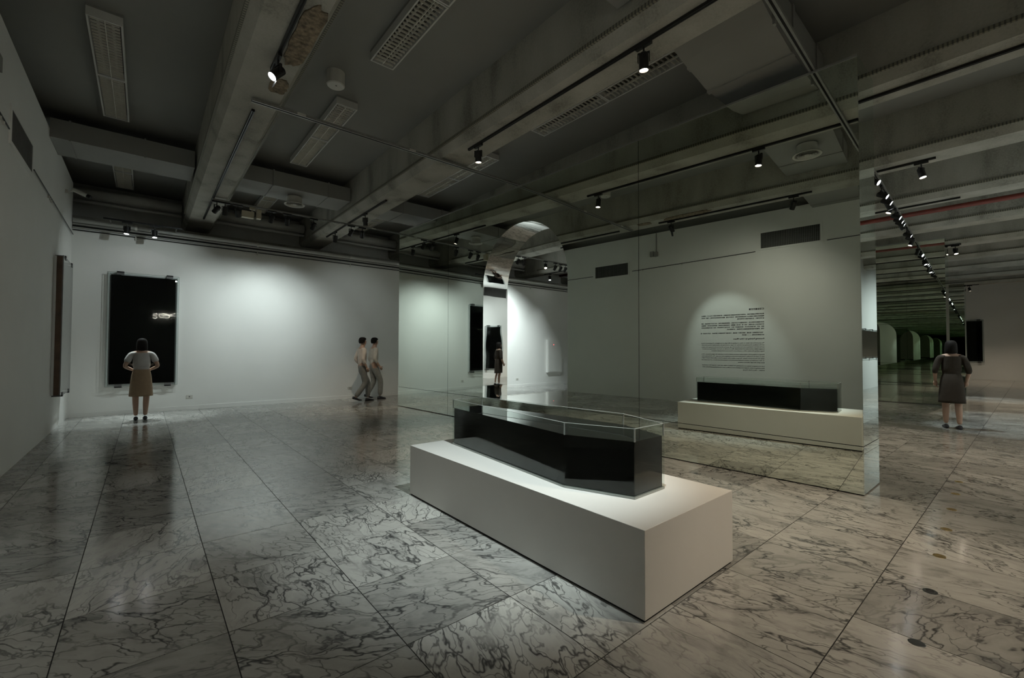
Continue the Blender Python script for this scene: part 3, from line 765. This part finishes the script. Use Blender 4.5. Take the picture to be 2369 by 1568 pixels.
# ------------------------------------------------------------------ track spotlights
can_me = MB().lathe([(0.0, 0.075), (0.030, 0.075), (0.045, 0.06), (0.046, -0.095), (0.0425, -0.095), (0.042, -0.08)], 20).mesh('can', 'black_metal', smooth=True)
auto_smooth(can_me)
lens_me = {k: MB().lathe([(0.0, -0.084), (0.042, -0.084)], 20).mesh('lens', m_) for k, m_ in (('cool', 'lens_cool'), ('warm', 'lens_warm'), ('off', 'steel_dark'))}
stem_me = MB().tube([(0, 0, 0), (0, 0, -0.07)], 0.009, 8).mesh('stem', 'black_metal')
yoke_me = MB().box(-0.058, -0.05, -0.012, 0.012, -0.16, -0.07).box(0.05, 0.058, -0.012, 0.012, -0.16, -0.07).box(-0.058, 0.058, -0.012, 0.012, -0.075, -0.067).mesh('yoke', 'black_metal')
adp_me = MB().box(-0.085, 0.085, -0.019, 0.019, -0.032, -0.0025).mesh('adapter', 'black_metal')
def spot(label, p, aim, kind='cool', power=0.0, cone=60, blend=0.7, along='x', group=None, col=None, radius=0.03, flap=False):
    p = Vector(p); t = thing('track_spotlight', label, 'spotlight', tuple(p), 0, group)
    a = link('adapter', adp_me, t)
    if along == 'y': a.rotation_euler = (0, 0, R(90))
    elif along == 'n': a.rotation_euler = (0, 0, ANG)
    link('stem', stem_me, t, (0, 0, -0.03))
    piv = Vector((0, 0, -0.165))
    d = (Vector(aim)-(p+piv)).normalized()
    q = d.to_track_quat('-Z', 'Y')
    yk = link('yoke', yoke_me, t, (0, 0, -0.02)); yk.rotation_euler = (0, 0, math.atan2(d.y, d.x)+R(90))
    c = link('can', can_me, t, piv); c.rotation_mode = 'QUATERNION'; c.rotation_quaternion = q
    link('lens', lens_me[kind], c)
    if flap:
        MB().add([(0.03, -0.046, -0.095), (-0.03, -0.046, -0.095), (-0.022, -0.075, -0.17), (0.022, -0.075, -0.17)], [(0, 1, 2, 3)]).build('barn_flap', 'black_metal', c)
    if power:
        ld = bpy.data.lights.new('spot_light', 'SPOT'); ld.energy = power; ld.spot_size = R(cone); ld.spot_blend = blend
        ld.color = col or (WARM if kind == 'warm' else COOL); ld.shadow_soft_size = radius
        lo = link('spot_light', ld, t, piv+d*0.105); lo.rotation_mode = 'QUATERNION'; lo.rotation_quaternion = q
    return t
# under the first beam: aims at the wall text
spot('black spotlight under the first beam, its bright face turned to the wall text', (TRK1, 4.95, ZU), (XL, 4.35, 1.55), 'cool', PW['text'], 44, 0.55, 'y', flap=True)
# under the second beam
spot('black can spotlight pointing straight down under the second beam above the plinth', (TRK2, 2.42, ZU), (TRK2+0.35, 2.6, 0), 'warm', PW['beam'], 62, 0.8, 'y')
spot('black can spotlight pointing straight down where the crossing track meets the second beam', (TRK2, 5.2, ZU), (TRK2+0.3, 5.4, 0), 'warm', PW['beam'], 62, 0.8, 'y')
spot('black spotlight tilted down beside the bright troffer at the second beam', (TRK2, 9.5, ZU), (4.6, 10.6, 0), 'warm', PW['beam']*0.8, 70, 0.8, 'y')
spot('black spotlight turned to the far wall at the end of the second beam', (TRK2, 11.5, ZU), (3.9, 13.0, 1.0), 'off', 0, along='y')
# lamps out of the picture: one over the tank, then two added for brightness
spot('black spotlight at the start of the crowded track, shining down on the tank', tc0+tcd*0.55, (2.22, 2.75, 0.48), 'cool', PW['tank'], 47, 0.9, 'n')
spot('unseen spotlight added under the second beam, close to the near wall, brightening the plinth end', (TRK2, -0.95, ZU), (3.7, 1.3, 0.2), 'warm', PW['front'], 60, 0.9, 'y')  # added lamp, brightens the plinth's near face and the floor beside it
spot('unseen fill spotlight added under the first beam, brightening the left wall and empty floor', (TRK1, 2.5, ZU), (-1.0, 4.4, 0.9), 'cool', PW['fill'], 130, 1.0, 'y', col=(1.0, 0.95, 0.84))  # added broad fill, lifts the bounce light in the left half
# crossing track before the far wall: back views, aimed at the far wall
FG = 'spotlights on the track before the far wall'
spot('black spotlight beside the first beam aimed at the large painting', (1.06, 10.5, ZT), (-0.4, YF, 2.2), 'off', PW['paint']*0.08, 95, 0.9, group=FG)
spot('black spotlight just right of the first beam on the crossing track', (1.20, 10.5, ZT), (1.2, 11.4, 2.6), 'off', group=FG)
spot('black spotlight left of the cream projector boxes', (1.42, 10.5, ZT), (1.8, YF, 2.4), 'off', group=FG)
spot('black spotlight right of the cream projector boxes, washing the far wall', (2.05, 10.5, ZT), (1.55, YF, 1.75), 'off', PW['wash']*1.25, 76, 1.0, group=FG)
spot('second black spotlight right of the cream projector boxes', (2.35, 10.5, ZT), (2.75, YF, 1.75), 'off', PW['wash']*1.2, 76, 1.0, group=FG)
spot('lone black spotlight tilted down before the second beam', (2.9, 10.5, ZT), (2.15, YF, 1.55), 'off', PW['wash']*0.9, 80, 1.0, group=FG)
spot('black spotlight under the second beam on the crossing track', (3.75, 10.5, ZT), (3.3, YF, 2.2), 'off', group=FG)
spot('black spotlight right of the second beam on the crossing track', (4.02, 10.5, ZT), (4.5, YF, 1.8), 'off', PW['wash']*0.3, 92, 0.95, group=FG)
FA = 'spotlights seen through the arch'
spot('first of two black spotlights at the left of the arch view', (9.05, 10.5, ZT), (9.3, YF, 1.9), 'off', PW['wash_far']*0.5, 84, 0.85, group=FA)
spot('second of two black spotlights at the left of the arch view', (9.3, 10.5, ZT), (9.9, YF, 1.9), 'off', PW['wash_far'], 84, 0.85, group=FA)
spot('warm glowing spotlight on the track seen through the arch', (10.25, 10.5, ZT), (8.6, 8.6, 0), 'warm', PW['beam'], 70, 0.8, group=FA)
for k, x in enumerate((10.72, 10.98, 11.22)):
    spot('black spotlight in the close row of three seen through the arch', (x, 10.5, ZT), (x+0.1, YF, 2.0), 'off', group=FA)
spot('small bright spotlight close to the far wall seen through the arch', (12.24, 12.3, ZU), (11.6, 11.4, 0), 'cool', PW['fill'], 70, 0.8)
MBX = MB().box(12.22, 12.26, 11.6, 12.6, ZU, ZU+0.03)
tag(MBX.build('short_track', 'black_rail'), 'short black track holding the small bright spotlight near the far wall', 'lighting track')
# over the large painting
spot('first of two bright spotlights over the large painting, nearer the corner', (-0.33, 12.25, 4.08), (-0.55, 11.6, 0), 'cool', PW['paint']*0.5, 34, 0.7)
spot('second of two bright spotlights over the large painting, nearer the first beam', (0.12, 12.25, 4.08), (0.30, 11.65, 0), 'cool', PW['paint']*0.5, 34, 0.7)
# crowded track behind the first mirrored wall: all aimed at the near wall
CG = 'spotlights crowded on the track behind the mirrored wall'
CL = ((6.8, 'cool', -1.7, 0), (7.75, 'cool', -1.4, 1), (8.25, 'cool', -1.0, 0), (8.55, 'cool', -0.4, 0), (8.85, 'warm', 2.2, 0), (9.6, 'cool', -1.2, 1), (10.0, 'cool', -0.9, 0),
      (10.3, 'cool', -0.8, 0), (10.6, 'cool', 0.6, 0), (11.7, 'cool', -1.0, 1), (12.2, 'cool', 0.8, 0), (12.75, 'warm', 1.6, 0))
for k, (s_, kind, lean, pw) in enumerate(CL):
    p = tc0+tcd*(s_+0.9)
    if k in (3, 8):
        spot('cool spotlight on the crowded track pointing down at the aisle floor', p, (p.x+1.0, 0.25, 0), 'cool', 260, 34, 0.6, 'n', CG)
    elif kind == 'cool':
        spot('cool spotlight on the crowded track turned to the near wall', p, (p.x+1.2+lean, YN, 1.9), 'cool', PW['near']*1.25 if pw else 0, 70, 0.9, 'n', CG)
    else:
        spot('warm spotlight on the crowded track %s' % ('near its start' if k < 6 else 'near the second mirrored wall'), p, (p.x-1.0, p.y+1.5, 0), 'warm', PW['right']*0.5, 70, 0.8, 'n', CG)
for k, s_ in enumerate((15.2, 16.0, 17.2, 18.4, 19.2, 20.3, 21.5, 22.6)):
    p = tc0+tcd*(s_+0.9)
    spot('cool spotlight on the crowded track beyond the second mirrored wall', p, (p.x+1.0, YN, 1.7) if k != 2 else (19.0, 0.8, 0), 'cool', PW['near']*0.7 if k in (1, 3, 4, 5) else 260 if k == 2 else 0, 76 if k != 2 else 34, 0.9, 'n', 'spotlights beyond the second mirrored wall')
# warm lamps over the right-hand aisle
spot('bright warm spotlight under the fourth beam beside the crowded track', (beam_x[3]+0.3, 1.12, ZU), (9.0, 0.2, 0), 'warm', PW['right'], 80, 0.9, 'y')
spot('small warm spotlight under the beam beside the second mirrored wall', (beam_x[6]+0.05, 1.42, ZU), (16.5, 0.4, 0), 'warm', PW['right']*1.7, 100, 0.9, 'y')
spot('distant warm spotlight by the third mirrored wall', (beam_x[10]+0.12, 1.90, ZU), (28.8, 1.0, 0), 'warm', PW['right']*0.9, 110, 0.9, 'y')
MBX = MB().box(beam_x[10]+0.10, beam_x[10]+0.14, 1.6, 2.3, ZU, ZU+0.03)
tag(MBX.build('hung_track', 'black_rail'), 'short black track holding the distant warm spotlight', 'lighting track')
spot('unseen warm spotlight added under the third beam close to the near wall', (beam_x[2]+0.3, -0.9, ZU), (6.8, 0.4, 0), 'warm', PW['right']*0.6, 80, 0.9, 'y')  # added lamp kept out of view, warms the right-hand floor
# cream projector boxes on the crossing track
t = thing('wall_projector', 'two cream infrared boxes on a bracket hanging from the track before the far wall', 'projector', (1.68, 10.5, ZT))
MB().cbox((0, 0, -0.03), 0.10, 0.05, 0.05).build('bracket', 'cream_plastic', t)
MB().tube([(0, 0, -0.05), (-0.02, -0.03, -0.13)], 0.012, 8).build('stem', 'cream_plastic', t)
b1 = MB().cbox((-0.09, -0.06, -0.19), 0.22, 0.11, 0.13).build('large_box', 'cream_plastic', t)
MB().cbox((0.11, -0.05, -0.15), 0.08, 0.12, 0.18).build('small_box', 'cream_plastic', t)

# ------------------------------------------------------------------ neon sign on the near wall (seen in the black painting)
t = thing('neon_sign', 'small white neon tube sign glowing on the near wall, reflected in the black painting', 'neon sign', (0.80, YN, 3.02))
def neon(pts, name):
    cu = bpy.data.curves.new(name, 'CURVE'); cu.dimensions = '3D'; cu.bevel_depth = 0.008; cu.bevel_resolution = 2; cu.resolution_u = 8
    sp = cu.splines.new('BEZIER'); sp.bezier_points.add(len(pts)-1)
    for bp_, (x, z) in zip(sp.bezier_points, pts):
        bp_.co = (x, 0.05, z); bp_.handle_left_type = bp_.handle_right_type = 'AUTO'
    cu.materials.append(MATS['neon'])
    return to_mesh(name, cu, t, (0, 0, 0))
neon([(-0.36, 0.02), (-0.42, 0.07), (-0.50, 0.04), (-0.48, -0.03), (-0.40, -0.06), (-0.38, -0.12), (-0.46, -0.17), (-0.53, -0.13)], 'letter_tube')
neon([(-0.22, -0.10), (-0.30, -0.03), (-0.2, 0.08), (0.1, 0.05), (0.42, 0.12), (0.5, 0.06), (0.42, 0.0), (0.1, 0.0), (-0.2, 0.02), (0.1, -0.05), (-0.22, -0.12)], 'loop_tube')
for x in (-0.45, 0.0, 0.4):
    MB().box(x-0.01, x+0.01, 0.0, 0.04, -0.01, 0.01).build('standoff', 'white_plastic', t)

# ------------------------------------------------------------------ people
def skin_mesh(name, pts, edges, root, mat, sub=2):
    """skeleton -> one continuous skinned surface. pts: name -> ((x, y, z), rx, ry)"""
    keys = list(pts); idx = {k: i for i, k in enumerate(keys)}
    me = bpy.data.meshes.new(name+'_bones')
    me.from_pydata([pts[k][0] for k in keys], [(idx[a], idx[c]) for a, c in edges], [])
    o = bpy.data.objects.new(name+'_bones', me); COL.objects.link(o)
    sk = o.modifiers.new('skin', 'SKIN'); sk.use_smooth_shade = True
    sv = me.skin_vertices[0].data
    for k in keys:
        sv[idx[k]].radius = (pts[k][1], pts[k][2]); sv[idx[k]].use_root = (k == root)
    ss = o.modifiers.new('sub', 'SUBSURF'); ss.levels = ss.render_levels = sub
    dg = bpy.context.evaluated_depsgraph_get()
    out = bpy.data.meshes.new_from_object(o.evaluated_get(dg)); out.name = name
    bpy.data.objects.remove(o); bpy.data.meshes.remove(me)
    out.materials.clear(); out.materials.append(MATS[mat])
    for p in out.polygons: p.use_smooth = True
    return out
def add_fingers(me, wrist, elbow, palm_dir, side, curl=0.5):
    """five unequal, bent fingers rooted in the palm, joined into the body mesh"""
    wv, ev = Vector(wrist), Vector(elbow); d = (wv-ev).normalized()
    n_ = Vector(palm_dir).normalized(); s_ = d.cross(n_).normalized()*side
    mb = MB(); pc = wv+d*0.045
    mb.tube([wv-d*0.01, wv+d*0.03, wv+d*0.075], [0.024, 0.034, 0.030], 10)
    for k, ln in enumerate((0.068, 0.078, 0.072, 0.056)):
        b0 = wv+d*0.075+s_*(0.027-0.018*k)
        b1_ = b0+(d*0.8+n_*curl*0.6).normalized()*ln*0.5; b2 = b1_+(d*0.45+n_*curl*1.5).normalized()*ln*0.5
        mb.tube([b0-d*0.02, b0, b1_, b2], [0.009, 0.009, 0.008, 0.006], 6)
    t0 = wv+d*0.03+s_*0.03
    mb.tube([t0-s_*0.015, t0+(s_+d*0.6).normalized()*0.03, t0+(s_*0.5+d).normalized()*0.06], [0.011, 0.010, 0.007], 6)
    bm = bmesh.new(); bm.from_mesh(me)
    vs_ = [bm.verts.new(v) for v in mb.v]
    for f in mb.f: bm.faces.new([vs_[i] for i in f]).smooth = True
    bmesh.ops.recalc_face_normals(bm, faces=bm.faces)
    bm.to_mesh(me); bm.free()
def person(label, loc, rz, H_, pose, clothes, group=None):
    """faces local +y; sizes are for 1.70 m and scaled to H_"""
    t = thing('person', label, 'person', loc, rz, group)
    k = H_/1.70
    S = lambda p: tuple(c*k for c in p)
    J = dict(pelvis=((0, 0, 0.93), 0.13, 0.10), waist=((0, 0.005, 1.07), 0.12, 0.09), chest=((0, 0.0, 1.25), 0.14, 0.10), neck0=((0, -0.005, 1.42), 0.06, 0.055),
             neck=((0, 0.005, 1.475), 0.05, 0.05), jaw=((0, 0.03, 1.53), 0.062, 0.07), head=((0, 0.022, 1.60), 0.073, 0.092), crown=((0, 0.012, 1.675), 0.052, 0.065),
             nose=((0, 0.115, 1.575), 0.012, 0.014))
    E = [('pelvis', 'waist'), ('waist', 'chest'), ('chest', 'neck0'), ('neck0', 'neck'), ('neck', 'jaw'), ('jaw', 'head'), ('head', 'crown'), ('head', 'nose')]
    for s_, sd in ((-1, 'l'), (1, 'r')):
        P = pose[sd]
        J['sho'+sd] = ((s_*0.17, -0.005, 1.385), 0.052, 0.052); J['elb'+sd] = (P['elbow'], 0.040, 0.040); J['wri'+sd] = (P['wrist'], 0.026, 0.026)
        J['hip'+sd] = ((s_*0.085, 0, 0.88), 0.088, 0.092); J['kne'+sd] = (P['knee'], 0.056, 0.058); J['clf'+sd] = (tuple(P['knee'][i]*0.65+P['ankle'][i]*0.35+(-0.012 if i == 1 else 0) for i in range(3)), 0.052, 0.056)
        J['ank'+sd] = (P['ankle'], 0.036, 0.038)
        E += [('neck0', 'sho'+sd), ('sho'+sd, 'elb'+sd), ('elb'+sd, 'wri'+sd), ('pelvis', 'hip'+sd), ('hip'+sd, 'kne'+sd), ('kne'+sd, 'clf'+sd), ('clf'+sd, 'ank'+sd)]
    sc = lambda D: {n_: (S(v[0]), v[1]*k, v[2]*k) for n_, v in D.items()}
    body = skin_mesh('body', sc(J), E, 'pelvis', 'skin')
    for s_, sd in ((-1, 'l'), (1, 'r')):
        add_fingers(body, S(pose[sd]['wrist']), S(pose[sd]['elbow']), pose[sd].get('palm', (-s_, 0.2, 0)), s_)
    link('body', body, t)
    for s_ in (-1, 1):
        eye = MB().loft([(s_*0.030*k, 0.098*k, (1.592+dz)*k, max(r_, 0.001)*k, max(r_, 0.001)*0.6*k) for dz, r_ in ((-0.009, 0.002), (-0.004, 0.009), (0.0, 0.011), (0.004, 0.009), (0.009, 0.002))], 8)
        eye.build('eye', 'ink', t)
        MB().loft([(s_*0.076*k, 0.01*k, (1.575+dz)*k, 0.012*k, max(r_, 0.002)*k) for dz, r_ in ((-0.032, 0.004), (-0.015, 0.014), (0.01, 0.019), (0.03, 0.012), (0.036, 0.003))], 8).build('ear', 'skin', t, smooth=True)
    MB().cbox((0, 0.096*k, 1.535*k), 0.042*k, 0.012*k, 0.009*k).build('mouth', 'red_paint', t)
    # shoes
    for s_, sd in ((-1, 'l'), (1, 'r')):
        a = pose[sd]['ankle']; tip = pose[sd].get('toe', 0.0)
        zb = a[2]-0.085
        mb = MB()
        rings = []
        for (yy, hw, z0, z1) in ((-0.075, 0.020, 0.0, 0.035), (-0.065, 0.034, 0.0, 0.075), (-0.02, 0.037, 0.0, 0.085), (0.04, 0.037, 0.0, 0.07), (0.10, 0.043, 0.0, 0.05), (0.15, 0.038, 0.002, 0.036), (0.175, 0.016, 0.006, 0.02)):
            lift = max(0.0, -tip)*max(0, 0.1-yy)+max(0.0, tip)*max(0, yy+0.06)
            rings.append((yy, hw, z0+lift, z1+lift))
        n_ = 10; vs_ = []; fs_ = []
        for (yy, hw, z0, z1) in rings:
            for q in range(n_):
                th = 2*math.pi*q/n_
                vs_.append(((a[0]+hw*math.cos(th))*k, (a[1]+yy)*k, (zb+(z0+z1)/2+(z1-z0)/2*math.sin(th))*k))
        for i in range(len(rings)-1):
            for q in range(n_): fs_.append((i*n_+q, i*n_+(q+1) % n_, (i+1)*n_+(q+1) % n_, (i+1)*n_+q))
        fs_ += [tuple(range(n_)), tuple(range((len(rings)-1)*n_, len(rings)*n_))]
        mb.add(vs_, fs_).build('shoe', 'shoe_dark', t, smooth=True)
    # hair
    hl = clothes['hair']
    rows_ = [(1.715, 0.012, 0.010), (1.708, 0.045, 0.055), (1.69, 0.068, 0.082), (1.66, 0.083, 0.100), (1.62, 0.090, 0.106), (1.58, 0.092, 0.104)]
    if hl > 0: rows_ += [(1.53, 0.094, 0.098), (1.48, 0.096, 0.088), (1.44, 0.085, 0.06)]
    else: rows_ += [(1.545, 0.080, 0.085)]
    vs_ = []; fs_ = []; n_ = 18
    for i, (z, rx, ry) in enumerate(rows_):
        for q in range(n_):
            th = 2*math.pi*q/n_; yy = math.sin(th)
            open_ = (z < 1.64 and yy > 0.15)
            fr = 0.70 if open_ else 1.0
            vs_.append((rx*math.cos(th)*fr*k if not open_ else rx*0.86*math.copysign(1, math.cos(th) or 1)*k, (0.010+(ry*yy if not open_ else 0.03))*k, z*k))
        if i:
            for q in range(n_): fs_.append(((i-1)*n_+q, (i-1)*n_+(q+1) % n_, i*n_+(q+1) % n_, i*n_+q))
    fs_.append(tuple(range(n_)))
    MB().add(vs_, fs_).build('hair', 'hair_black', t, smooth=True)
    # top: torso and sleeves in one skin
    if clothes['top']:
        D = dict(hem=((0, 0, clothes.get('hem', 0.97)), 0.150, 0.118), waist=((0, 0.005, 1.10), 0.140, 0.108), chest=((0, 0, 1.27), 0.158, 0.118), col=((0, -0.005, 1.40), 0.105, 0.075), nk=((0, 0.0, 1.435), 0.068, 0.064))
        EE = [('hem', 'waist'), ('waist', 'chest'), ('chest', 'col'), ('col', 'nk')]
        for s_, sd in ((-1, 'l'), (1, 'r')):
            e = Vector(pose[sd]['elbow']); sh_ = Vector((s_*0.17, -0.005, 1.385)); f_ = clothes['sleeve']
            w_ = Vector(pose[sd]['wrist'])
            D['s'+sd] = (tuple(sh_), 0.064, 0.062)
            if f_ <= 1: D['e'+sd] = (tuple(sh_.lerp(e, f_)), 0.070 if clothes.get('loose') else 0.056, 0.070 if clothes.get('loose') else 0.056); EE += [('col', 's'+sd), ('s'+sd, 'e'+sd)]
            else: D['e'+sd] = (tuple(e), 0.053, 0.053); D['w'+sd] = (tuple(e.lerp(w_, f_-1)), 0.040, 0.040); EE += [('col', 's'+sd), ('s'+sd, 'e'+sd), ('e'+sd, 'w'+sd)]
        link('top', skin_mesh('top', sc(D), EE, 'chest', clothes['top']), t)
    if clothes.get('trousers'):
        D = dict(belt=((0, 0, 1.02), 0.138, 0.108), seat=((0, -0.005, 0.92), 0.140, 0.115)); EE = [('belt', 'seat')]
        for s_, sd in ((-1, 'l'), (1, 'r')):
            kn, an = Vector(pose[sd]['knee']), Vector(pose[sd]['ankle'])
            D['h'+sd] = ((s_*0.085, 0, 0.86), 0.098, 0.104); D['k'+sd] = (tuple(kn), 0.078, 0.080); D['a'+sd] = (tuple(an+Vector((0, 0, 0.015))), 0.066, 0.070)
            EE += [('seat', 'h'+sd), ('h'+sd, 'k'+sd), ('k'+sd, 'a'+sd)]
        link('trousers', skin_mesh('trousers', sc(D), EE, 'seat', clothes['trousers']), t)
    if clothes.get('skirt'):
        z0 = clothes['skirt_hem']; n_ = 28; vs_ = []; fs_ = []
        prof = [(1.06, 0.132, 0.106), (1.0, 0.150, 0.122), (0.92, 0.165, 0.138), (0.8, 0.178, 0.148), (z0+0.05, 0.195, 0.160), (z0, 0.198, 0.163), (z0+0.004, 0.185, 0.150), (0.9, 0.150, 0.12)]
        for i, (z, rx, ry) in enumerate(prof):
            for q in range(n_):
                th = 2*math.pi*q/n_; fold = 1+0.025*math.sin(7*th)*max(0, (1.0-z))
                vs_.append((rx*fold*math.cos(th)*k, ry*fold*math.sin(th)*k, z*k))
            if i:
                for q in range(n_): fs_.append(((i-1)*n_+q, (i-1)*n_+(q+1) % n_, i*n_+(q+1) % n_, i*n_+q))
        MB().add(vs_, fs_).build('skirt', clothes['skirt'], t, smooth=True)
    return t
stand = dict(l=dict(elbow=(-0.27, -0.04, 1.12), wrist=(-0.13, 0.14, 1.04), knee=(-0.088, 0.01, 0.49), ankle=(-0.075, -0.02, 0.085), palm=(1, 0.2, 0)),
             r=dict(elbow=(0.27, -0.04, 1.12), wrist=(0.13, 0.14, 1.04), knee=(0.088, 0.01, 0.49), ankle=(0.075, -0.02, 0.085), palm=(-1, 0.2, 0)))
person('woman in pale loose blouse and tan skirt standing before the large black painting', (-0.04, 11.47, 0), 0, 1.61, stand,
       dict(top='blouse', sleeve=0.72, loose=True, hem=1.0, hair=1, skirt='skirt_tan', skirt_hem=0.50))
walk = dict(l=dict(elbow=(-0.23, -0.10, 1.13), wrist=(-0.21, 0.06, 0.93), knee=(-0.085, 0.20, 0.50), ankle=(-0.08, 0.20, 0.085), palm=(1, 0, 0)),
            r=dict(elbow=(0.23, -0.06, 1.12), wrist=(0.21, 0.05, 0.90), knee=(0.085, 0.06, 0.48), ankle=(0.08, -0.20, 0.12), toe=-0.35, palm=(-1, 0, 0)))
walk2 = dict(l=dict(elbow=(-0.23, -0.05, 1.12), wrist=(-0.21, 0.10, 0.92), knee=(-0.085, 0.04, 0.48), ankle=(-0.08, -0.16, 0.11), toe=-0.3, palm=(1, 0, 0)),
             r=dict(elbow=(0.23, -0.08, 1.12), wrist=(0.21, 0.08, 0.91), knee=(0.085, 0.16, 0.50), ankle=(0.08, 0.15, 0.085), palm=(-1, 0, 0)))
person('walking man in pale pink shirt and grey trousers, the rear one of the pair', (4.52, 11.72, 0), R(-90), 1.73, walk,
       dict(top='shirt_pale', sleeve=1.55, hem=0.93, hair=0, trousers='trouser_grey'))
person('walking man in cream shirt and slate trousers, the front one of the pair', (5.02, 12.12, 0), R(-90), 1.74, walk2,
       dict(top='shirt_cream', sleeve=1.55, hem=0.93, hair=0, trousers='trouser_slate'))
calm = dict(l=dict(elbow=(-0.24, -0.03, 1.12), wrist=(-0.22, 0.08, 0.90), knee=(-0.088, 0.03, 0.49), ankle=(-0.085, 0.04, 0.085), palm=(1, 0.2, 0)),
            r=dict(elbow=(0.24, -0.03, 1.12), wrist=(0.22, 0.08, 0.90), knee=(0.088, 0.0, 0.48), ankle=(0.085, -0.08, 0.085), palm=(-1, 0.2, 0)))
person('person in a dark brown top and skirt standing in the dim aisle by the mirrors', (11.37, 1.0, 0), R(-75), 1.60, calm,
       dict(top='dress_brown', sleeve=1.3, hem=0.98, loose=False, hair=1, skirt='dress_brown', skirt_hem=0.50))
